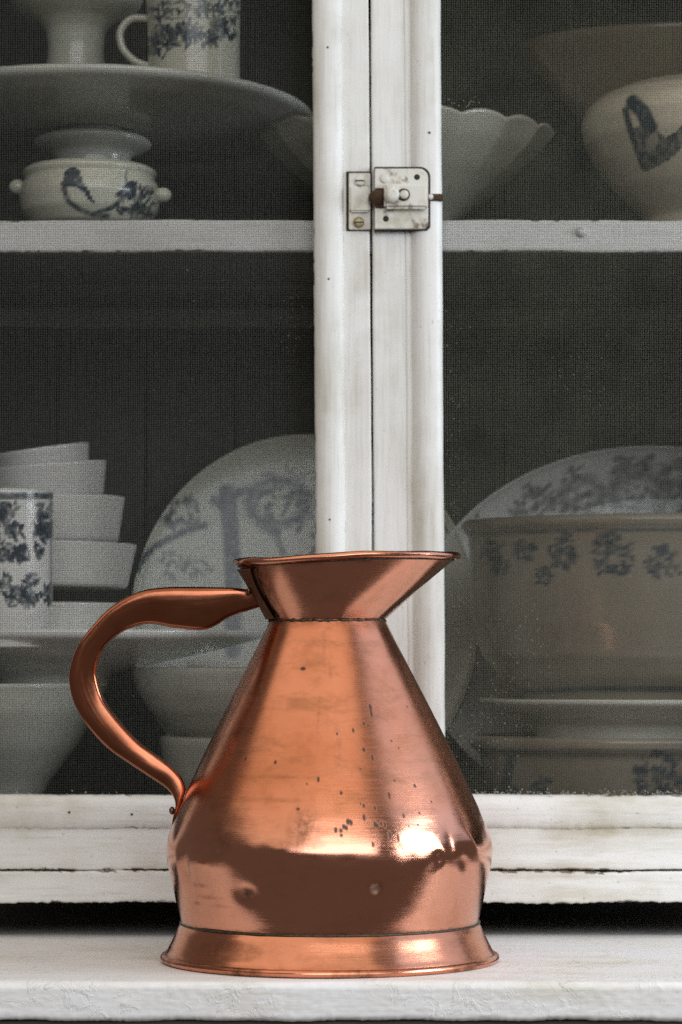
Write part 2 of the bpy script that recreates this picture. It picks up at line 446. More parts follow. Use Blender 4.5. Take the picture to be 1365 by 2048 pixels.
zr0 = zat(1739, YD); zr1 = zat(1657, YD); zm1 = zat(1590, YD)
def door(side):
    L = side < 0
    d = bpy.data.objects.new("door", None); COL.objects.link(d); d.parent = cup
    d["label"] = "left-hand door of the cupboard" if L else "right-hand door of the cupboard, carrying the bolt"
    def X(px): return xat(px, YD) + SH * zat(1000, YD)
    kw = dict(sh=SH)
    z0s, z1s = zr0, ZT - 6
    if L:
        board("meeting_stile", PAINT_V, d, CO, 'z', X(640), X(743.5), z0s, z1s, YD, 42, bev=2.5, wob=.35, edge_w=2.5, edge_sides=(0, .6), **kw)
        board("bead_moulding", PAINT_V, d, CO, 'z', 0, 0, zm1 - 20, z1s, 0, 0, prof=moulding_prof(X(631), X(691), YD - .5, 17), wob=.4, edge_w=2, edge_sides=(.8, .5), **kw)
        board("hinge_stile", PAINT_V, d, CO, 'z', XL + 3, X(-105), z0s, z1s, YD, 42, bev=2.5, wob=.3)
        board("bead_moulding", PAINT_V, d, CO, 'z', 0, 0, zm1 - 20, z1s, 0, 0, prof=moulding_prof(X(-128), X(-65), YD - .5, 17, True), wob=.3)
        r0, r1 = X(-104), X(639.5); m0, m1 = X(-127), X(690); g0, g1 = X(-90), X(655)
    else:
        board("meeting_stile", PAINT_V, d, CO, 'z', X(748), X(862), z0s, z1s, YD + 1, 42, bev=2.5, wob=.35, edge_w=2.5, edge_sides=(.6, 0), **kw)
        w = X(888) - X(800)
        pr = [(X(815), YD + 6)]
        for t, h in ((.0, -1), (.05, 1), (.10, 1.5), (.14, 1.0), (.17, -1.5), (.2, 3), (.26, 8), (.34, 12.5), (.44, 15.5), (.56, 17), (.7, 17), (.82, 15.5), (.91, 12.5), (.97, 7), (1., 1)):
            pr.append((X(812) + (X(888) - X(812)) * t, YD + 1 - h))
        pr += [(X(888), YD + 36)]
        board("bead_moulding", PAINT_V, d, CO, 'z', 0, 0, zm1 - 20, z1s, 0, 0, prof=pr, wob=.4, edge_w=2, edge_sides=(.3, .5), **kw)
        board("hinge_stile", PAINT_V, d, CO, 'z', X(1608), XR - 3, z0s, z1s, YD, 42, bev=2.5, wob=.3)
        board("bead_moulding", PAINT_V, d, CO, 'z', 0, 0, zm1 - 20, z1s, 0, 0, prof=moulding_prof(X(1568), X(1631), YD - .5, 17), wob=.3)
        r0, r1 = X(862.5), X(1607); m0, m1 = X(835), X(1630); g0, g1 = X(868), X(1592)
    board("bottom_rail", PAINT_H, d, CO, 'x', zr0, zr1 + 30, r0, r1, YD + .6, 41, bev=3, wob=.8, step=5, jag=.3)
    pr = [(zr1, YD + 3)]
    hh = zm1 - zr1
    for t, h in ((0, 0), (.05, 6), (.14, 10), (.3, 12.5), (.5, 13.5), (.7, 13), (.84, 11), (.94, 7), (1., 0)):
        pr.append((zr1 + hh * t, YD + .4 - h))
    pr += [(zm1, YD + 34)]
    board("bottom_moulding", PAINT_H, d, CO, 'x', 0, 0, m0, m1, 0, 0, prof=pr, wob=.8, step=5, jag=.7, edge_w=4)
    board("top_rail", PAINT_H, d, CO, 'x', ZT - 110, ZT - 8, r0, r1, YD + .6, 41, bev=3, step=60)
    # wire gauze: every wire a thin slightly wavering rod, woven over and under
    pitch = 5.0; rw = .48
    z0, z1 = zm1 - 14, ZT - 100
    ym = YD + 22
    V = []; F = []
    def wire(p0, p1, n, jit, up):
        ts = np.linspace(0, 1, n)
        base = len(V)
        ph = RNG.uniform(0, 6.28, 4)
        for t in ts:
            c = np.array(p0) * (1 - t) + np.array(p1) * t
            off = jit * (math.sin(t * 21 + ph[0]) + .7 * math.sin(t * 47 + ph[1]))
            dy = .5 * jit * math.sin(t * 33 + ph[2])
            if up: c = c + np.array([off, dy, 0]); e1 = np.array([1, 0, 0])
            else: c = c + np.array([0, dy, off]); e1 = np.array([0, 0, 1])
            e2 = np.array([0, 1, 0])
            for q_ in range(3):
                a = q_ * 2.094; V.append(c + rw * (math.cos(a) * e1 + math.sin(a) * e2))
        for i in range(n - 1):
            for q_ in range(3):
                a = base + i * 3 + q_; b_ = base + i * 3 + (q_ + 1) % 3
                F.append((a, b_, b_ + 3, a + 3))
    x = g0
    while x < g1:
        wire((x, ym, z0), (x - SH * (z1 - z0) * 0, ym, z1), 36, .28, True); x += pitch
    z = z0
    while z < z1:
        wire((g0, ym + .9, z), (g1, ym + .9, z), 20, .28, False); z += pitch
    mk("wire_gauze", V, F, WIRE if L else WIRE_DUSTY, d, CO, False, kind="stuff")
    # dust and paint crumbs caught in the gauze
    V = []; F = []
    rr = random.Random(5 + side)
    def crumb(x, z, s):
        b_ = len(V)
        for q_ in range(5):
            a = q_ * 1.2566 + rr.uniform(-.4, .4); V.append((x + s * rr.uniform(.6, 1.1) * math.cos(a), ym - 1 - rr.uniform(0, .5), z + s * rr.uniform(.6, 1.1) * math.sin(a)))
        V.append((x, ym - 1.3 - s * .7, z))
        for q_ in range(5): F.append((b_ + q_, b_ + (q_ + 1) % 5, b_ + 5))
    if L:
        for _ in range(60): crumb(xat(rr.uniform(0, 625), ym), zat(rr.uniform(500, 1590), ym), rr.uniform(.5, 1.3))
        for _ in range(9): crumb(xat(rr.uniform(0, 340), ym), zat(1588 - abs(rr.gauss(0, 3)), ym), rr.uniform(1, 2.6))
        for _ in range(40): crumb(xat(rr.gauss(585, 14), ym), zat(rr.uniform(560, 720), ym), rr.uniform(.5, 1.2))
    else:
        for _ in range(260): crumb(xat(888 + abs(rr.gauss(0, 26)), ym), zat(rr.uniform(620, 1590), ym), rr.uniform(.5, 1.3))
        for _ in range(130): crumb(xat(rr.gauss(985, 40), ym), zat(rr.gauss(1440, 95), ym), rr.uniform(.6, 1.6))
        for _ in range(90): crumb(xat(rr.gauss(1060, 28), ym), zat(rr.gauss(1290, 40), ym), rr.uniform(.6, 1.5))
        for _ in range(36): crumb(xat(rr.gauss(1150, 45), ym), zat(rr.gauss(740, 40), ym), rr.uniform(.6, 1.6))
        for _ in range(190):
            crumb(xat(rr.uniform(950, 1365), ym), zat(1590 - abs(rr.gauss(0, 5)), ym), rr.uniform(1, 2.8))
        for _ in range(25): crumb(xat(rr.gauss(930, 22), ym), zat(rr.gauss(208, 6), ym), rr.uniform(.7, 1.8))
    mk("dust_in_gauze", V, F, DUST, d, CO, False, kind="stuff")
    # holes left by nails, the shade inside drawn as dark discs
    nails = [(656, 98), (658, 560), (660, 1040)] if L else [(859, 268)]
    for px, py in nails:
        disc("nail", (xat(px, YD), zat(py, YD)), 2.7, YD - 18.2, YD - 12, GRIME_SHADE, d, CO, 10)
    if L:
        for px, py in ((140, 1624), (265, 1628)):
            disc("nail", (xat(px, YD), zat(py, YD)), 2.9, YD - 14.6, YD - 9, GRIME_SHADE, d, CO, 10)
    return d
dl = door(-1); dr = door(1)

# --- latch hardware (painted over, rusty at the meeting line)
m, nt, b = new_mat("painted_latch_metal"); q = N(nt)
tc = q.n("ShaderNodeTexCoord").outputs["Object"]
c = q.mix(q.ramp(q.noise(tc, 48, 6, .7), .46, .62, 0, .65), (.68, .67, .61), (.42, .37, .25))
c = q.mix(q.ramp(q.noise(tc, 62, 6, .72), .57, .66, 0, .85), c, (.12, .08, .045))
q.l(c, b.inputs["Base Color"]); b.inputs["Roughness"].default_value = .5
q.l(q.bump(q.noise(tc, 160, 4), .4, .0005), b.inputs["Normal"])
LATCH = m
YL = YD - 1
def lx(px): return xat(px, YL)
def lzz(py): return zat(py, YL)
boxm("grime_shadow_plate", (lx(693), YL - 2, lzz(462)), (lx(743.5), YL + 6, lzz(343)), GRIME_SHADE, dl, CO, .8)  # dark backing stands for both grime and the shadow gap round the plate
boxm("strike_plate", (lx(698), YL - 7, lzz(460)), (lx(741), YL - 1, lzz(347)), LATCH, dl, CO, 1.5)
boxm("keeper", (lx(699), YL - 17, lzz(426)), (lx(740.5), YL - 6, lzz(375)), LATCH, dl, CO, 4)
BRASS = mat_simple("dull_screw", (.42, .36, .2), .45, .6, .5, 300)
for px, py, mm in ((720, 363, LATCH), (718, 446, BRASS)):
    disc("screw", (lx(px), lzz(py)), 12, YL - 10.5, YL - 5, mm, dl, CO, 20, .6)
    sl = boxm("screw_slot", (lx(px) - 10, YL - 11.8, lzz(py) - 1.4), (lx(px) + 10, YL - 10.6, lzz(py) + 1.4), GRIME_SHADE, dl, CO, 0)
# right plate: rounded upper right corner
def plate(name, x0, x1, z0, z1, y0, y1, mat, parent, rad, bev=1.5):
    pts = [(x0, z0), (x1 - rad * .35, z0), (x1, z0 + rad * .35)]
    for i in range(7):
        a = math.pi / 2 * i / 6; pts.append((x1 - rad + rad * math.cos(a), z1 - rad + rad * math.sin(a)))
    pts += [(x0, z1)]
    cx, cz = (x0 + x1) / 2, (z0 + z1) / 2
    V = []; n = len(pts)
    for sc, y in ((1, y1), (1, y0 + bev), (1 - 2 * bev / (x1 - x0), y0)):
        for x, z in pts: V.append((cx + (x - cx) * sc, y, cz + (z - cz) * sc))
    F = grid_faces(3, n); F.append(tuple(range(2 * n, 3 * n)))
    return mk(name, V, F, mat, parent, CO, False)
plate("grime_shadow_plate", lx(749), lx(861), lzz(464), lzz(336), YL - 21, YL + 6, GRIME_SHADE, dr, 22, 6)  # same dark backing: grime and shadow gap in one colour
plate("bolt_plate", lx(749.5), lx(856), lzz(461), lzz(341), YL - 25, YL - 3, LATCH, dr, 20)
boxm("bolt_housing", (lx(768), YL - 44, lzz(423)), (lx(855), YL - 24, lzz(373)), LATCH, dr, CO, 6)
knob("bolt_end", (lx(754), YL - 28, lzz(399)), 16, RUST, dr, CO, 1.15)
boxm("bolt_slot", (lx(859), YL - 18.5, lzz(404)), (lx(886), YL - 2, lzz(390)), RUST, dr, CO, 2)
disc("bolt_tip", (lx(861), lzz(397)), 6, YL - 30, YL - 16, LATCH, dr, CO, 12, 1)
disc("bolt_knob", (lx(783), lzz(397)), 17, YL - 60, YL - 43, LATCH, dr, CO, 24, 2)
disc("knob_washer", (lx(807), lzz(396)), 13.5, YL - 47.5, YL - 43, GRIME_SHADE, dr, CO, 22, .2)
disc("knob_rivet", (lx(808), lzz(396)), 9.5, YL - 51, YL - 46, LATCH, dr, CO, 20, 1.5)
for px, py in ((834, 358), (772, 441)):
    disc("screw_hole", (lx(px), lzz(py)), 6.5, YL - 26.2, YL - 23, GRIME_SHADE, dr, CO, 14, .1)
disc("screw", (lx(769), lzz(361)), 10, YL - 27.5, YL - 24, LATCH, dr, CO, 18, .8)
boxm("rust_stain", (lx(750), YL - 28, lzz(420)), (lx(769), YL - 24.5, lzz(380)), RUST, dr, CO, 1.5)

# ================================================================ CHINA
def prof_img(pts, Y):
    return [(hw * k(Y), zat(py, Y)) for hw, py in pts]
def dish(name, label, cat, cx, Y, outer, base_z, mat=WHITE, ys=1.0, th=7, seg=128, step=7, paint=None, wave=None, tl=None, group=None, inner_stop=None, parts=None, extra_base=True):
    """thrown bowl / cup: outer wall given as (half width, height) silhouette points from rim down, then a real inner wall"""
    po = prof_img(outer, Y)
    if extra_base: po = po + [(po[-1][0], base_z)] if po[-1][1] > base_z + 1 else po
    po = [p for p in po]
    zb = po[-1][1]
    fl = inner_stop if inner_stop is not None else zb + 3 * th
    inn = []
    for r, z in po:
        if z > fl + th: inn.append((max(r - th * 1.3, 4), z - (th * .2 if not inn else 0)))
    inn.append((max(inn[-1][0] * .8, 6), fl + th)); inn.append((.5, fl))
    rim = [(po[0][0] - th * .4, po[0][1] + th * .45), (inn[0][0] + th * .3, po[0][1] + th * .45)]
    outer_s = smooth_profile(list(reversed(po)), step, 2)
    inner_s = smooth_profile(inn, step * 1.6, 2)
    pr = np.concatenate([[(.5, zb + th)], [(outer_s[0][0] * .85, zb + th * .8)], outer_s, rim, inner_s])
    x = xat(cx, Y)
    V, F = lathe(pr, (x, Y), seg, ys, wave)
    org = np.array([x, Y, zb])
    front = (V[:, 1] < Y + 1) & (np.arange(len(V)) // seg < len(outer_s) + 4)
    pv = np.zeros(len(V))
    if paint is not None:
        P, q_ = proj(V); pv = paint(P, q_) * front
    if tl is not None: V = tilt(V, org, *tl)
    if parts:
        t = thing(name, label, cat, org, group)
        mk("body", V, F, mat, t, org, True, {"print": pv})
        for fn in parts: fn(t, org)
        return t
    return tag(mk(name, V, F, mat, None, org, True, {"print": pv}), label, cat, group)

def tube(name, pts, rad, mat, parent, org, n=10, sub=6):
    """round handle bent through the given points"""
    pts = np.asarray(pts, float)
    t = np.arange(len(pts)); tt = np.linspace(0, len(pts) - 1, (len(pts) - 1) * sub + 1)
    Cc = np.stack([np.interp(tt, t, pts[:, i]) for i in range(3)], -1)
    for _ in range(6): Cc[1:-1] = (Cc[:-2] + 2 * Cc[1:-1] + Cc[2:]) / 4
    V = []
    for i, c in enumerate(Cc):
        T = Cc[min(i + 1, len(Cc) - 1)] - Cc[max(i - 1, 0)]; T /= np.linalg.norm(T)
        a = np.cross(T, [0, 1, 0]); a /= np.linalg.norm(a); b_ = np.cross(T, a)
        for j in range(n):
            w = 2 * math.pi * j / n; V.append(c + rad * (math.cos(w) * a + 1.3 * math.sin(w) * b_))
    F = grid_faces(len(Cc), n); F.append(tuple(range(n))); F.append(tuple(reversed(range((len(Cc) - 1) * n, len(Cc) * n))))
    return mk(name, V, F, mat, parent, org, True)
ZS = zs1   # shelf top
# ---- upper shelf, left: two-handled sugar bowl
def p_sugar(P, q_):
    r = random.Random(3)
    o = poly_mask(P, q_, [(122, 372), (128, 345), (143, 333), (160, 340), (166, 362), (185, 395), (192, 408), (180, 404), (165, 380), (150, 374)])
    o = np.maximum(o, stroke(P, q_, [(128, 376), (136, 402), (158, 418), (182, 428), (215, 432)], 11) * .8)
    o = np.maximum(o, stroke(P, q_, [(195, 425), (225, 415), (250, 392)], 9) * .9)
    o = np.maximum(o, sprays(P, q_, r, 272, 405, 38, 34, 13))
    o = np.maximum(o, stroke(P, q_, [(252, 340), (253, 385)], 4) * .7)
    o = np.maximum(o, stroke(P, q_, [(50, 338), (180, 323), (310, 338)], 7) * .0)
    return o
def sug_parts(t, org):
    Y = 715
    for px, py, sx in ((36, 374, 1.2), (326, 390, 1.2)):
        knob("handle", at(px, py, Y), 17, IVORY, t, org, sx)
dish("sugar_bowl", "small two-handled bowl with blue bird and leaf print, left on upper shelf", "bowl", 180, 715,
     [(126, 340), (134, 343), (134, 352), (128, 358), (138, 375), (142, 395), (136, 425), (115, 452), (92, 462)], ZS, IVORY, parts=[sug_parts], paint=p_sugar, step=4, seg=180)
# ---- cake stand
Yc = 1000; cxs = 185
xc = xat(cxs, Yc)
z_pl = zat(260, Yc)
def kz(py): return zat(py, Yc)
out = [(110, ZS), (112, ZS + 12), (100, ZS + 40), (88, kz(330)), (92, kz(312)), (120, kz(302)), (136, kz(296)), (142, kz(288)), (132, kz(281)), (95, kz(274)), (74, kz(262)), (62, kz(248)), (66, kz(232)),
       (90, z_pl - 6), (300, z_pl - 2), (430, z_pl + 4), (505, z_pl + 14), (519, z_pl + 20), (522, z_pl + 30), (514, z_pl + 37), (490, z_pl + 30), (425, z_pl + 22), (200, z_pl + 18), (.5, z_pl + 18)]
pr = smooth_profile([(.5, ZS + 6), (95, ZS + 5)] + out, 8, 1)
V, F = lathe(pr, (xc, Yc), 160, .84)
V = tilt(V, np.array([xc, Yc, z_pl]), math.radians(-4.5))
zmin = V[:, 2].min(); V[V[:, 2] < ZS + 2, 2] = ZS
ob = tag(mk("cake_stand", V, F, GREY, None, (xc, Yc, ZS), True, {"print": np.zeros(len(V))}), "large plain white pedestal cake stand behind the small two-handled bowl", "cake stand")
z_top = z_pl + 19
# ---- mug on the stand
def p_mug(P, q_):
    r = random.Random(9); o = np.zeros(len(P))
    for _ in range(15): o = np.maximum(o, sprays(P, q_, r, r.uniform(300, 470), r.uniform(55, 95), 22, 7, 12))
    for _ in range(10): o = np.maximum(o, sprays(P, q_, r, r.uniform(300, 480), r.uniform(5, 32), 16, 5, 10))
    o = np.maximum(o, stroke(P, q_, [(290, 36), (480, 36)], 3) * .5)
    return o
def mug_parts(t, org):
    Y = 800
    tube("handle", [at(305, 38, Y), at(262, 34, Y), at(238, 62, Y), at(244, 98, Y), at(272, 126, Y), at(308, 134, Y)], 9, IVORY, t, org)
zmug = z_top + 22 + 2
dish("mug", "tall mug with dense blue floral print standing on the cake stand", "mug", 388, 800,
     [(94, -6), (95, 0), (94, 20), (92, 100), (92, 140)], zmug, IVORY, paint=p_mug, parts=[mug_parts], step=4, seg=200)
# ---- compote on the stand
dish("compote", "plain pale footed dish on the cake stand, left of the mug", "compote", 152, 1010,
     [(150, -60), (146, -30), (132, 6), (128, 16), (112, 26), (78, 42), (60, 62), (56, 100), (60, 140), (66, 165)], z_top + 4, IVORY, step=6)
# ---- scalloped bowl
dish("scalloped_bowl", "pale deep bowl with wavy scalloped rim on upper shelf behind the latch", "bowl", 812, 1110,
     [(298, 278), (272, 312), (225, 355), (170, 395), (115, 432), (88, 455), (78, 480), (82, 510)], ZS, IVORY, ys=.92, step=7, seg=240,
     wave=lambda ph: 15 * np.abs(np.sin(ph * 9)) ** .7 + 2 * np.sin(ph * 3 + 1))
# ---- wash bowl with bird
def p_wash(P, q_):
    o = stroke(P, q_, [(1267, 205), (1285, 222), (1300, 255)], 30)
    o = np.maximum(o, stroke(P, q_, [(1251, 220), (1258, 250), (1270, 285), (1288, 335)], 13))
    o = np.maximum(o, poly_mask(P, q_, [(1262, 262), (1280, 250), (1306, 258), (1332, 275), (1352, 262), (1375, 240), (1400, 225), (1400, 268), (1372, 290), (1338, 320), (1308, 336), (1290, 345), (1283, 325)]) * .8)
    o = np.maximum(o, leaf(P, q_, 1305, 288, 14, 24) * 0)
    o = o * (1 - .4 * leaf(P, q_, 1305, 285, 10, 20, .3))
    return o
dish("round_jar", "big round cream jar with blue bird print on the upper shelf, right", "jar", 1412, 830,
     [(70, 158), (84, 162), (120, 168), (170, 180), (212, 198), (240, 222), (250, 250), (243, 288), (220, 332), (184, 378), (146, 415), (122, 440), (116, 470)], ZS, CREAM, ys=1.0, paint=p_wash, step=5, seg=300, th=8)
BROWN = mat_china("brown_glaze", (.22, .17, .105))
dish("brown_bowl", "wide brown glazed bowl with dim rim behind the round cream jar", "bowl", 1440, 1240,
     [(400, 92), (402, 98), (385, 120), (340, 170), (280, 240), (210, 320), (140, 400), (110, 450), (112, 500)], ZS, BROWN, ys=.55, step=7)
# ---- lower left
dish("mixing_bowl", "grey white tapering bowl at the lower left under the wide shallow dish", "bowl", -10, 880,
     [(226, 1368), (222, 1376), (206, 1420), (165, 1490), (112, 1560), (84, 1610), (80, 1660)], ZF, GREY, ys=1.3, inner_stop=zat(1392, 880))
Yd = 900
zsd = zat(1296, Yd)
dish("shallow_dish", "wide shallow white dish holding the stack of dishes and the blue mug", "dish", 105, Yd,
     [(424, 1264), (426, 1270), (416, 1279), (330, 1300), (210, 1326), (135, 1342), (112, 1352), (108, 1372)], zat(1376, Yd), WHITE, ys=.79, th=6, inner_stop=zsd - 7)
def p_bmug(P, q_):
    r = random.Random(21); o = np.zeros(len(P))
    o = np.maximum(o, stroke(P, q_, [(-100, 992), (120, 992)], 13) * .9)
    for _ in range(26): o = np.maximum(o, sprays(P, q_, r, r.uniform(-70, 100), r.uniform(1015, 1112), 16, 8, 12))
    for _ in range(22): o = np.maximum(o, sprays(P, q_, r, r.uniform(-70, 100), r.uniform(1155, 1205), 14, 8, 9))
    o = np.maximum(o, stroke(P, q_, [(102, 990), (104, 1210)], 5) * .6)
    return o
dish("tall_mug", "straight-sided mug with dark blue floral print at the left edge", "mug", 18, 625,
     [(88, 984), (89, 988), (88, 1100), (87, 1230), (84, 1262)], zsd, WHITE, paint=p_bmug, step=4, seg=220, extra_base=True)
tiers = [(200, 1172, 1262, 0, 0), (190, 1084, 1176, 1.0, 0), (170, 995, 1090, -1.0, 0), (138, 930, 1006, -5, 2), (106, 896, 962, -8, 3)]
Yt = 960
names = ["lowest and widest", "second from the bottom", "middle", "second from the top", "topmost and narrowest"]
for i, (hw, y0, y1, tz, tx) in enumerate(tiers):
    zt0, zt1 = zat(y0, Yt), zat(y1, Yt)
    r = hw * k(Yt)
    pr = smooth_profile([(.5, zt1 + 4), (r * .86, zt1), (r * .90, zt1 + 6), (r * .985, zt0 - 6), (r, zt0 - 3), (r - 3, zt0), (r - 9, zt0 - 4), (r * .86, zt1 + 14), (.5, zt1 + 14)], 6, 1)
    cx_ = xat(84, Yt)
    V, F = lathe(pr, (cx_, Yt), 96)
    org = np.array([cx_, Yt, zt1])
    V = tilt(V, org, math.radians(tx), math.radians(tz))
    if i == 0: V[:, 2] += zsd - V[:, 2].min() + .5
    tag(mk("nesting_dish", V, F, WHITE, None, org, True, {"print": np.zeros(len(V))}),
        "white straight-sided dish, %s of the stack behind the blue mug" % names[i], "dish", "stacked white dishes")

def leaning(name, label, cx, cy, rx, ry, Y, tl, mat, paint, base_z=None, rimw=.28):
    """upright plate leaning back: dished disc with a raised rim"""
    R = rx * k(Y); Rz = ry * k(Y) / math.cos(tl)
    n = 240; rs = np.linspace(.004, 1, 90)
    ph = np.linspace(0, 2 * math.pi, n, endpoint=False)
    depth = lambda t: 26 * np.clip((1 - t) / rimw, 0, 1) ** .6       # well sunk behind the rim
    V = []
    for t in rs: V.append(np.c_[R * t * np.sin(ph), np.full(n, depth(t)) - (4 if t > .985 else 0), Rz * t * np.cos(ph)])
    for t in rs[::-6]: V.append(np.c_[R * t * np.sin(ph) * 1.0, np.full(n, depth(t) + 9), Rz * t * np.cos(ph)])
    nr = len(V); V = np.concatenate(V); nf = len(rs) * n
    M = np.array(Matrix.Rotation(-tl, 3, 'X')); V = V @ M.T
    c = at(cx, cy, Y); V = V + c
    P, q_ = proj(V); pv = paint(P, q_); pv[nf:] = 0
    org = np.array([c[0], V[:, 1].min(), V[:, 2].min()])
    return tag(mk(name, V, grid_faces(nr, n), mat, None, org, True, {"print": pv}), label, "plate")
def p_plate(P, q_):
    r = random.Random(31)
    o = stroke(P, q_, [(455, 985), (462, 1060), (468, 1180), (466, 1300)], 34) * .85
    o = np.maximum(o, stroke(P, q_, [(428, 1000), (445, 1012), (475, 985), (500, 980)], 17) * .9)
    o = np.maximum(o, stroke(P, q_, [(273, 1142), (296, 1105), (330, 1082), (372, 1062), (412, 1050)], 13))
    o = np.maximum(o, sprays(P, q_, r, 372, 1030, 34, 12, 12))
    o = np.maximum(o, sprays(P, q_, r, 345, 1040, 20, 8, 10))
    o = np.maximum(o, leaf(P, q_, 380, 1000, 16, 9) * .8)
    ring = np.hypot((P - 556) / 56, (q_ - 1005) / 44)
    o = np.maximum(o, np.clip(1 - np.abs(ring - 1) / .36, 0, 1) * .9)
    o = np.maximum(o, sprays(P, q_, r, 560, 1005, 62, 26, 14))
    o = np.maximum(o, stroke(P, q_, [(520, 1050), (552, 1072), (566, 1105)], 14) * .7)
    o = np.maximum(o, sprays(P, q_, r, 600, 960, 40, 10, 13) * .6)
    o = np.maximum(o, sprays(P, q_, r, 345, 1130, 30, 12, 12) * .7)
    o = np.maximum(o, sprays(P, q_, r, 398, 1140, 24, 12, 10) * .8)
    o = np.maximum(o, sprays(P, q_, r, 300, 1280, 30, 9, 12) * .8)
    for _ in range(14): o = np.maximum(o, sprays(P, q_, r, r.uniform(620, 900), r.uniform(950, 1300), 40, 6, 14))
    return o
leaning("plate", "big round plate with blue tree print leaning against the cupboard back", 610, 1238, 348, 374, 1395, math.radians(11), IVORY, p_plate)
def p_platter(P, q_):
    r = random.Random(44)
    o = np.zeros(len(P))
    for cx, cy, R in ((1165, 990, 44), (1275, 985, 58), (1345, 1000, 40), (1350, 960, 36)):
        ring = np.hypot((P - cx) / R, (q_ - cy) / (R * .8))
        o = np.maximum(o, np.clip(1 - np.abs(ring - .85) / .42, 0, 1) * .75 * np.where(q_ < cy + R * .5, 1, .5))
        o = np.maximum(o, sprays(P, q_, r, cx, cy, R * 1.1, 24, 15) * .9)
    for cx, cy in ((1062, 982), (1098, 985), (1040, 1018), (1075, 1020), (1100, 1005), (1155, 945), (1245, 925), (1268, 925), (1300, 930)):
        o = np.maximum(o, sprays(P, q_, r, cx, cy, 16, 9, 10) * .85)
    for x in (957, 978): o = np.maximum(o, leaf(P, q_, x, 1031, 4, 4))
    for _ in range(20): o = np.maximum(o, sprays(P, q_, r, r.uniform(1400, 1780), r.uniform(940, 1300), 40, 6, 14))
    return o
leaning("platter", "large oval platter with blue flower wreath print leaning behind the cream basin", 1310, 1268, 482, 380, 1405, math.radians(8), WHITE, p_platter)

# tilted white dish and bowls under it, left of the jug
Yp = 880
zB2 = zat(1478, Yp)
dish("soup_bowl", "white bowl beside the wide shallow dish, behind the jug", "bowl", 560, Yp,
     [(294, 1338), (296, 1344), (286, 1380), (262, 1420), (225, 1456), (190, 1470)], zB2 + 2, GREY, ys=.86, extra_base=True)
dish("deep_dish", "white deep dish at the bottom of the stack behind the jug", "dish", 585, Yp,
     [(264, 1474), (266, 1480), (262, 1500), (250, 1560), (226, 1620), (190, 1660)], ZF, GREY, ys=.9, inner_stop=zB2 - 14)
# ---- lower right: cream basin in a printed dish
def p_basin(P, q_):
    r = random.Random(52); o = np.zeros(len(P))
    o = np.maximum(o, stroke(P, q_, [(900, 1072), (1000, 1066), (1150, 1060), (1365, 1058), (1700, 1066)], 8) * .6)
    for cx, cy, R, n in ((985, 1105, 22, 12), (1052, 1100, 22, 13), (1125, 1112, 30, 22), (1128, 1075, 12, 6), (1225, 1110, 42, 32), (1218, 1080, 22, 10), (1330, 1125, 36, 20), (1090, 1155, 18, 8), (1000, 1130, 18, 8), (1420, 1110, 40, 20)):
        o = np.maximum(o, sprays(P, q_, r, cx, cy, R, n, 13) * .9)
    o = np.maximum(o, stroke(P, q_, [(1050, 1383), (1200, 1377), (1330, 1378), (1600, 1380)], 10) * .9)
    return o
zD = zat(1478, 940)
dish("basin", "large cream basin with blue flower sprays under its rim, lower right", "basin", 1330, 950,
     [(402, 1046), (408, 1050), (406, 1060), (394, 1070), (390, 1100), (390, 1180), (384, 1250), (366, 1310), (332, 1352), (300, 1374), (286, 1384), (282, 1408)], zat(1412, 950), BASIN, ys=.84, paint=p_basin, step=5, seg=300)
dish("under_plate", "plain greyish plate under the cream basin", "plate", 1310, 945,
     [(352, 1398), (354, 1403), (330, 1414), (270, 1434), (246, 1446), (240, 1466)], zD + 2, GREY, ys=.88, step=6, inner_stop=zat(1424, 945), th=6)
def p_tureen(P, q_):
    r = random.Random(63); o = np.zeros(len(P))
    o = np.maximum(o, stroke(P, q_, [(1022, 1520), (1018, 1545), (1010, 1572)], 20) * .9)
    o = np.maximum(o, sprays(P, q_, r, 1000, 1580, 30, 14, 12))
    o = np.maximum(o, sprays(P, q_, r, 1085, 1580, 24, 10, 12))
    o = np.maximum(o, sprays(P, q_, r, 1320, 1555, 50, 34, 15))
    o = np.maximum(o, stroke(P, q_, [(940, 1503), (1200, 1500), (1500, 1503)], 4) * .5)
    return o
dish("serving_dish", "cream serving dish with dark floral print holding the basin, bottom right", "dish", 1265, 940,
     [(322, 1472), (326, 1478), (322, 1494), (304, 1506), (300, 1530), (288, 1580), (250, 1630), (200, 1655)], ZF, BASIN, ys=.88, paint=p_tureen, step=5, seg=260, inner_stop=zD - 12)

# ================================================================ COPPER JUG
JX = xat(660, 0.0)
JO = (JX, 0, 0)
jug = thing("copper_jug", "dented polished copper haystack jug with flared mouth and curved handle on the ledge", "jug", JO)
prof = np.array([(115, 681), (117, 676), (140, 630), (172, 567), (229, 453), (262, 386), (287, 332), (301, 302), (314.5, 268), (321.5, 248), (325, 234), (326, 221), (325, 207), (321, 187), (316, 165), (310.5, 140), (304.5, 112), (298.5, 86), (297, 76)], float)
NR, NCc = 340, 760
pr = resample(prof, 1.0)
for _ in range(60): pr[1:-1] = (pr[:-2] + 2 * pr[1:-1] + pr[2:]) / 4
idx = np.linspace(0, len(pr) - 1, NR).round().astype(int); pr = pr[idx]
ph = np.linspace(-math.pi, math.pi, NCc, endpoint=False)
PH, ZZ = np.meshgrid(ph, pr[:, 1]); RR = np.repeat(pr[:, 0][:, None], NCc, 1)
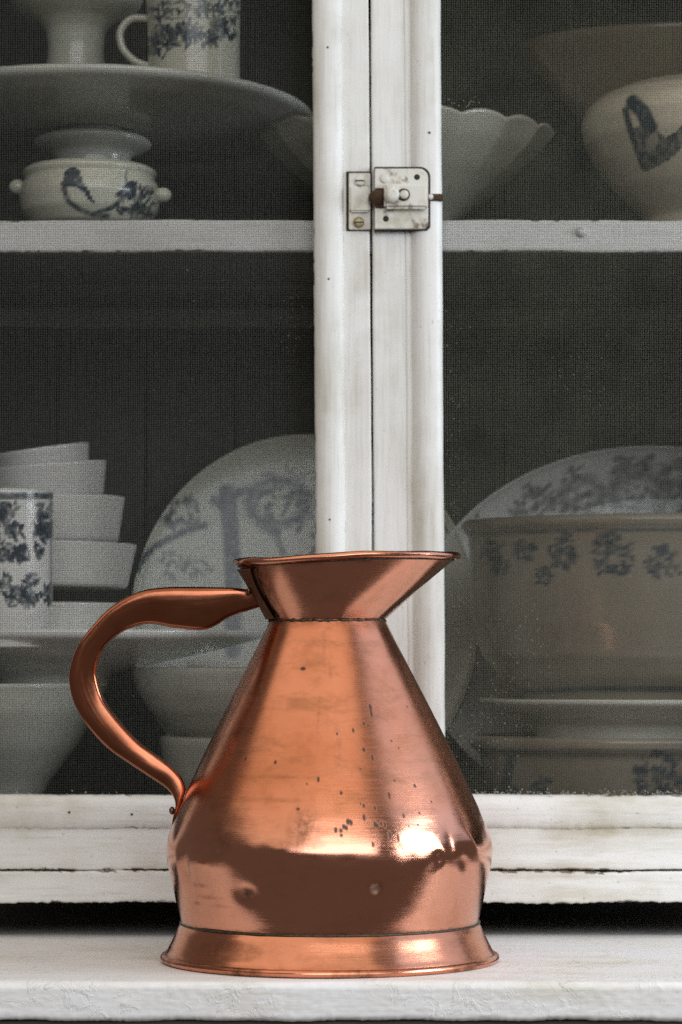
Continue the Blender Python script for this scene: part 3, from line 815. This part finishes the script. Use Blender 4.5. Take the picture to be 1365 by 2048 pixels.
def surf(px, py):
    """point of the jug's front that shows at that place -> (angle, z)"""
    z = 601 - (py - YH)
    a = 0
    for _ in range(8):
        r = np.interp(-z, -pr[:, 1], pr[:, 0])
        Y = -r * math.cos(a); x = xat(px, Y) - JX
        a = math.asin(max(-.995, min(.995, x / r))); z = zat(py, Y)
    return a, z, np.interp(-z, -pr[:, 1], pr[:, 0])
def dloc(px, py):
    a, z, r = surf(px, py)
    return (PH - a) * r, ZZ - z
DISP = np.zeros_like(RR)
for px, py, rx, rz, dep, rot in ((494, 1786, 26, 17, -3.2, 0), (752, 1778, 10, 10, -4, 0), (820, 1706, 46, 26, -3.0, -.1), (881, 1716, 13, 13, -2.6, 0), (902, 1688, 13, 22, -2, 0),
                                 (440, 1694, 17, 14, -3.5, .6), (640, 1722, 90, 12, -1.0, 0), (930, 1722, 16, 22, -3, .5), (950, 1690, 16, 30, 2.0, .6), (372, 1735, 22, 34, -4, 0),
                                 (400, 1690, 40, 10, 1.4, .3), (910, 1800, 14, 30, .7, 0), (560, 1700, 60, 14, 1.0, 0), (700, 1640, 120, 40, -.8, 0), (500, 1640, 60, 30, -1.0, .5),
                                 (868, 1800, 90, 60, 1.0, 0), (430, 1800, 60, 40, 1.3, 0), (840, 1460, 40, 160, .9, .1), (560, 1350, 50, 120, .7, -.2)):
    u, v = dloc(px, py); c, s = math.cos(rot), math.sin(rot)
    uu, vv = u * c + v * s, -u * s + v * c
    DISP += dep * np.exp(-(uu / rx) ** 2 - (vv / rz) ** 2)
band = np.exp(-((ZZ - 222) / 38) ** 2)
for _ in range(150):
    a = RNG.uniform(-math.pi, math.pi); z = RNG.normal(222, 34); sg = RNG.uniform(12, 36)
    DISP += RNG.normal(0, .55) * np.exp(-((((PH - a + math.pi) % (2 * math.pi)) - math.pi) * 315 / sg) ** 2 - ((ZZ - z) / (sg * .7)) ** 2)
for _ in range(120):
    a = RNG.uniform(-math.pi, math.pi); z = RNG.uniform(80, 670); sg = RNG.uniform(40, 110)
    DISP += RNG.normal(0, .5) * np.exp(-((((PH - a + math.pi) % (2 * math.pi)) - math.pi) * 260 / sg) ** 2 - ((ZZ - z) / sg) ** 2)
for kx in range(2, 6): DISP += .8 / kx * np.sin(kx * PH + kx * 1.7) 
R2 = RR + DISP
X = JX + R2 * np.sin(PH) - (ZZ - 77) / 600 * 4; Y = -R2 * np.cos(PH)
Vb = np.stack([X, Y, ZZ], -1).reshape(-1, 3)
SPOT = np.zeros_like(RR); STAIN_SHADE = np.zeros_like(RR); VERD = np.zeros_like(RR)
zs_ = [(588, 488, 8, 5), (843, 634, 5, 11), (846, 656, 4, 14), (826, 630, 2, 5), (818, 696, 4, 6), (834, 703, 2.5, 4), (777, 722, 3, 7), (715, 735, 2, 4), (389, 732, 3, 7), (366, 830, 4, 7), (480, 843, 3, 6), (817, 795, 4, 8), (849, 826, 4, 12), (869, 875, 2.5, 3), (643, 908, 3.5, 8), (600, 925, 2.5, 2.5), (730, 959, 3.5, 6), (912, 969, 4.5, 12), (932, 912, 2.5, 3), (1009, 932, 5, 6),
       (803, 1000, 2.5, 3), (815, 1008, 3.5, 6), (857, 1017, 3.5, 9), (565, 1020, 4, 4), (817, 1052, 4, 11), (966, 1046, 3.5, 8), (1025, 1035, 3.5, 4), (755, 1068, 5, 9), (766, 1072, 4, 9), (738, 1087, 4, 7), (749, 1092, 4, 7), (708, 1100, 4.5, 8), (727, 1102, 4, 6), (729, 1120, 3, 4.5), (857, 1078, 4.5, 10), (866, 1084, 4, 8), (882, 1075, 3.5, 8), (895, 1080, 4, 11), (914, 1120, 5, 15), (945, 1130, 4, 14), (1020, 1080, 2.5, 3), (922, 762, 3, 3), (1155, 1040, 3, 3),
       (950, 790, 2.5, 2.5), (980, 632, 2.5, 3), (1071, 992, 2.5, 3), (985, 1085, 2.5, 3), (849, 1155, 3, 8), (803, 868, 2, 3)]
for zx, zy, rx, rz in zs_:
    u, v = dloc(300 + zx / 1.8958, 1080 + zy / 1.8958)
    d = np.hypot(u / (rx / 1.8958 * 1.15 + .6), v / (rz / 1.8958 * 1.1 + .6))
    SPOT = np.maximum(SPOT, np.clip((1.25 - d) / .5, 0, 1) * .95)
def st(px, py, rx, rz, w):
    global STAIN_SHADE
    u, v = dloc(px, py); STAIN_SHADE = np.maximum(STAIN_SHADE, w * np.clip(1.4 - np.hypot(u / rx, v / rz), 0, 1))
st(300 + 722 / 1.896, 1080 + 820 / 1.896, 7, 46, .5); st(640, 1440, 4, 46, .25); st(300 + 590 / 1.896, 1080 + 1090 / 1.896, 30, 36, .75); st(590, 1690, 55, 12, .5)
st(452, 1660, 30, 40, .4); st(700, 1715, 90, 8, .35); st(632, 1360, 14, 6, .3); st(665, 1345, 4, 20, .3); st(652, 1290, 4, 34, .25); st(676, 1500, 6, 60, .3)
st(400, 1770, 30, 5, .5); st(420, 1795, 34, 4, .5); st(440, 1812, 24, 4, .4); st(395, 1806, 14, 4, .6); st(430, 1730, 30, 5, .5); st(560, 1600, 120, 5, .22); st(600, 1555, 110, 3, .2)
u, v = dloc(752, 1778); VERD = np.maximum(VERD, .8 * np.clip(1.3 - np.hypot(u / 7, v / 7), 0, 1)); STAIN_SHADE = np.maximum(STAIN_SHADE, 1.0 * np.clip(1.5 - np.hypot(u / 13, v / 13), 0, 1))
u, v = dloc(964, 1640); VERD = np.maximum(VERD, .6 * np.clip(1.3 - np.hypot(u / 14, v / 7), 0, 1))
u, v = dloc(494, 1786); STAIN_SHADE = np.maximum(STAIN_SHADE, np.clip(1.3 - np.hypot(u / 22, v / 12), 0, 1)); SPOT = np.maximum(SPOT, .6 * np.clip(1.2 - np.hypot(u / 20, v / 10), 0, 1))  # dent darkened in the colour, in place of its dark reflection
STAIN_SHADE = np.maximum(STAIN_SHADE, .8 * np.clip((86 - ZZ) / 8, 0, 1)); STAIN_SHADE = np.maximum(STAIN_SHADE, .5 * np.clip((ZZ - 660) / 16, 0, 1))
ROUGH = np.clip((ZZ - 240) / 90, 0, 1)
UV = np.stack([(PH / 6.283 + .5), ZZ / 700], -1).reshape(-1, 2)
Fb = grid_faces(NR, NCc)
n0 = len(Vb)
Vb = np.concatenate([Vb, [[JX, 0, 74]]]); UV = np.concatenate([UV, [[.5, 0]]])
ATT = {"spot_shade": np.r_[SPOT.ravel(), 0], "stain_shade": np.r_[STAIN_SHADE.ravel(), 0], "verdigris": np.r_[VERD.ravel(), 0], "rough": np.r_[ROUGH.ravel(), 0]}
for j in range(NCc): Fb.append(((NR - 1) * NCc + j, (NR - 1) * NCc + (j + 1) % NCc, n0))
mk("body", Vb, Fb, COPPER, jug, JO, True, ATT, UV)

# ---- foot skirt and its rolled bead
def ring(prof, seg=420, jit=0.0, cx=JX, dz=None, ex=0.0):
    pr_ = np.asarray(prof, float); p_ = np.linspace(-math.pi, math.pi, seg, endpoint=False)
    j = np.zeros(seg)
    for kx in range(2, 40): j += RNG.normal(0, 1) / (kx ** .6) * np.sin(kx * p_ + RNG.uniform(0, 6.28))
    j *= jit / 3
    R_ = pr_[:, 0][:, None] + j[None, :]
    Z_ = pr_[:, 1][:, None] + (j * .7)[None, :] + (dz(p_)[None, :] if dz is not None else 0)
    V_ = np.stack([cx + R_ * np.sin(p_), -R_ * np.cos(p_) + 0 * Z_, Z_], -1).reshape(-1, 3)
    U_ = np.stack([np.broadcast_to(p_ / 6.283 + .5, R_.shape), Z_ / 700], -1).reshape(-1, 2)
    return V_, U_
def zeros(V_): return {"spot_shade": np.zeros(len(V_)), "stain_shade": np.zeros(len(V_)), "verdigris": np.zeros(len(V_)), "rough": np.zeros(len(V_))}
fp = smooth_profile([(296.5, 79), (298, 76), (304, 66), (314, 44), (324, 24), (329, 16), (331, 12), (331, 3), (326, 1.2), (300, 1.2)], 2, 2)
V_, U_ = ring(fp, 480, .5)
A_ = zeros(V_); P_, q_ = proj(V_)
A_["rough"][:] = .75
A_["stain_shade"] = np.maximum(.6 * np.clip((22 - V_[:, 2]) / 10, 0, 1), .35 * leaf(P_, q_, 470, 1905, 60, 20))
mk("foot_skirt", V_, grid_faces(len(fp), 480), COPPER, jug, JO, True, A_, U_)
th = np.linspace(0, 2 * math.pi, 15)[:-1]
bp = [(332 + 7 * math.cos(t), 8.2 + 7.4 * math.sin(t)) for t in th]; bp.append(bp[0])
V_, U_ = ring(bp, 420, .5)
A_ = zeros(V_); A_["rough"][:] = .8
A_["stain_shade"] = .75 * np.clip(np.sin(np.arctan2(V_[:, 0] - JX, -V_[:, 1]) * 9) + .3 * np.sin(np.arctan2(V_[:, 0] - JX, -V_[:, 1]) * 41), 0, 1)
mk("foot_bead", V_, grid_faces(len(bp), 420), COPPER, jug, JO, True, A_, U_)
bp = [(298.3 + 2.2 * math.cos(t), 77 + 2.4 * math.sin(t)) for t in th]; bp.append(bp[0])
V_, U_ = ring(bp, 500, 1.1); mk("foot_seam", V_, grid_faces(len(bp), 500), SOLDER, jug, JO)

# ---- flared mouth
xm0 = xat(655, 0) ; rm0 = 114.5; zm0 = 680.0
xm1 = xat(694.5, 0); rm1 = 219.0
def mouth(p, t, off=0.0):
    """skewed cone from the neck up to the tilted mouth ring"""
    cx_ = xm0 + (xm1 - xm0) * t; r_ = rm0 + (rm1 - rm0) * t ** 1.05 + off
    x = cx_ + r_ * np.sin(p); y = -r_ * np.cos(p) * (1 - .2 * t)
    z = zm0 + t * (119.5 + 7.5 * np.sin(p)) + t * 1.2 * np.sin(3 * p + .6) 
    return np.stack([x, y, z], -1)
ts = np.concatenate([np.linspace(0, 1, 46), np.linspace(1, -.5, 30)])
offs = np.concatenate([np.zeros(46), np.full(30, -5.0)])
p_ = np.linspace(-math.pi, math.pi, 420, endpoint=False)
V_ = []
for t, of in zip(ts, offs):
    if t >= 0: v = mouth(p_, t, of)
    else:      # the inside of the neck carries on down into the jug
        r_ = rm0 - 8 + 120 * (-t) ** 1.0; v = np.stack([xm0 + r_ * np.sin(p_), -r_ * np.cos(p_), np.full_like(p_, zm0 + t * 260)], -1)
    wob_ = .7 * np.sin(5 * p_ + t * 4) * t * (t > 0) + .5 * np.sin(9 * p_ - t * 6) * (t > 0)
    v[:, 0] += wob_ * np.sin(p_); v[:, 1] -= wob_ * np.cos(p_)
    V_.append(v)
V_ = np.concatenate(V_); nT = len(ts)
U_ = np.stack([np.tile(p_ / 6.283 + .5, nT), V_[:, 2] / 700], -1)
A_ = zeros(V_); tt_ = np.repeat(ts, len(p_)); pp_ = np.tile(p_, nT)
A_["rough"][:] = .25
A_["stain_shade"] = .95 * np.clip((tt_ - .88) / .1, 0, 1) * np.clip(.5 + np.sin(pp_ * 7) * .6 + (pp_ < -.2) * .7, 0, 1)
A_["stain_shade"] = np.maximum(A_["stain_shade"], .9 * np.clip((-.75 - pp_) / .25, 0, 1))
mk("flared_mouth", V_, grid_faces(nT, len(p_)), COPPER, jug, JO, True, A_, U_)
# rolled rim bead
V_ = []
rimc = mouth(p_, 1.0, 2.0); rimc[:, 2] += 3 + .9 * np.sin(4 * p_ + 1) + .5 * np.sin(11 * p_)
rad_ = 7.2 + .6 * np.sin(6 * p_ + 2)
for t in th:
    V_.append(np.stack([rimc[:, 0] + rad_ * math.cos(t) * np.sin(p_), rimc[:, 1] - rad_ * math.cos(t) * np.cos(p_), rimc[:, 2] + rad_ * math.sin(t)], -1))
V_.append(V_[0]); V_ = np.concatenate(V_)
A_ = zeros(V_); A_["rough"][:] = .3
mk("rim_bead", V_, grid_faces(len(th) + 1, len(p_)), COPPER, jug, JO, True, A_, np.stack([np.tile(p_, len(th) + 1), V_[:, 2] / 700], -1))
# grime line under the bead, solder at the neck
def loop_tube(name, C_, rad, mat):
    V2 = []
    for t in th: V2.append(np.stack([C_[:, 0] + rad * math.cos(t) * np.sin(p_), C_[:, 1] - rad * math.cos(t) * np.cos(p_), C_[:, 2] + rad * math.sin(t)], -1))
    V2.append(V2[0]); mk(name, np.concatenate(V2), grid_faces(len(th) + 1, len(p_)), mat, jug, JO)
jr = np.convolve(RNG.normal(0, 1, 424), np.ones(5) / 5, 'valid')
C_ = mouth(p_, .955, 1.0); C_[:, 2] += jr * 1.6; loop_tube("rim_solder", C_, np.clip(1.9 + 1.6 * jr, .5, 4), SOLDER)
C_ = mouth(p_, .0, 1.6); C_[:, 2] += jr * 1.2 - 1; loop_tube("neck_seam", C_, np.clip(2.4 + 1.2 * np.roll(jr, 90), 1, 4), SOLDER)

# ---- handle: flattened tube, deep thumb swell near the mouth
OUT = [(515, 1182), (490, 1178), (462, 1175.5), (397, 1174), (326, 1175), (275, 1185), (226, 1212), (184, 1254), (153, 1299), (140, 1345), (143, 1385), (156, 1420), (182, 1459), (217, 1496), (259, 1526), (297, 1551), (331, 1574), (347, 1592), (352, 1612), (346, 1640), (345, 1668)]
INN = [(520, 1214), (498, 1221), (462, 1233), (413, 1259), (352, 1256), (300, 1248), (259, 1257), (228, 1276), (207, 1299), (196, 1331), (197, 1362), (211, 1402), (240, 1442), (278, 1483), (313, 1509), (342, 1531), (364, 1555), (372, 1578), (366, 1600), (356, 1634), (351, 1668)]
HW = [20, 24, 28, 31, 30, 27, 25, 24, 24, 24, 24, 24, 24, 23, 22, 22, 21, 22, 24, 26, 20]
OUT = np.array(OUT, float); INN = np.array(INN, float); HW = np.array(HW, float)
def densify(A, n=9):
    t = np.arange(len(A)); tt = np.linspace(0, len(A) - 1, (len(A) - 1) * n + 1)
    # Catmull-Rom
    A = np.atleast_2d(A.T).T; out = []
    for x in tt:
        i = min(int(x), len(A) - 2); f = x - i
        p0 = A[max(i - 1, 0)]; p1 = A[i]; p2 = A[i + 1]; p3 = A[min(i + 2, len(A) - 1)]
        out.append(.5 * (2 * p1 + (p2 - p0) * f + (2 * p0 - 5 * p1 + 4 * p2 - p3) * f * f + (3 * p1 - p0 - 3 * p2 + p3) * f ** 3))
    return np.array(out)
o_, i_, h_ = densify(OUT), densify(INN), densify(HW)[:, 0]
ns = 40; V_ = []
sw = np.linspace(0, 2 * math.pi, ns, endpoint=False)
cu = np.sign(np.cos(sw)) * np.abs(np.cos(sw)) ** .34; su = np.sign(np.sin(sw)) * np.abs(np.sin(sw)) ** .36
for a, b_, h in zip(o_, i_, h_):
    A3 = np.array([xat(a[0], 0), 0, 1921 - a[1]]); B3 = np.array([xat(b_[0], 0), 0, 1921 - b_[1]])
    c = (A3 + B3) / 2; e = (A3 - B3) / 2
    # section: outer side rounder, inner side folded to an edge
    hh = h * (1 - .22 * (cu < 0) * np.abs(cu))
    V_.append(c + cu[:, None] * e + np.stack([0 * su, su * hh, 0 * su], -1))
V_ = np.concatenate(V_)
ny = np.random.default_rng(3)
F_ = grid_faces(len(o_), ns); F_.append(tuple(range(ns))); F_.append(tuple(reversed(range((len(o_) - 1) * ns, len(o_) * ns))))
A_ = zeros(V_); A_["rough"][:] = .2
tpar = np.repeat(np.linspace(0, 1, len(o_)), ns)
A_["stain_shade"] = np.clip((.07 - tpar) / .05, 0, 1)
hd = mk("handle", V_, F_, COPPER_HANDLE, jug, JO, True, A_, np.stack([tpar, np.tile(sw, len(o_)) / 30], -1))
# soldered mounting plate wrapping the back of the mouth, and rivets
pl = np.linspace(-2.1, -.98, 60); tl_ = np.linspace(.02, .9, 30)
front_, back_ = [], []
for t in tl_:
    sh_ = .10 * math.sin(t * 3.1)
    front_.append(mouth(np.linspace(-2.1, -1.0 - sh_ * 1.2, 60), t, 8)); back_.append(mouth(np.linspace(-2.1, -.95 - sh_ * 1.2, 60), t, .3))
Vf = np.concatenate(front_ + back_[::-1] + [front_[0]])
A_ = zeros(Vf); A_["rough"][:] = 1; A_["stain_shade"][:] = .5
mk("mounting_plate", Vf, grid_faces(61, 60, False), COPPER_DARK, jug, JO, True, A_, np.zeros((len(Vf), 2)))
c = mouth(np.array([-1.36]), .52, 13)[0]
knob("rivet", c, 7, COPPER_DARK, jug, JO, .7)
knob("rivet", (xat(345, 0), -6, 1921 - 1621), 8, COPPER_DARK, jug, JO, .75)
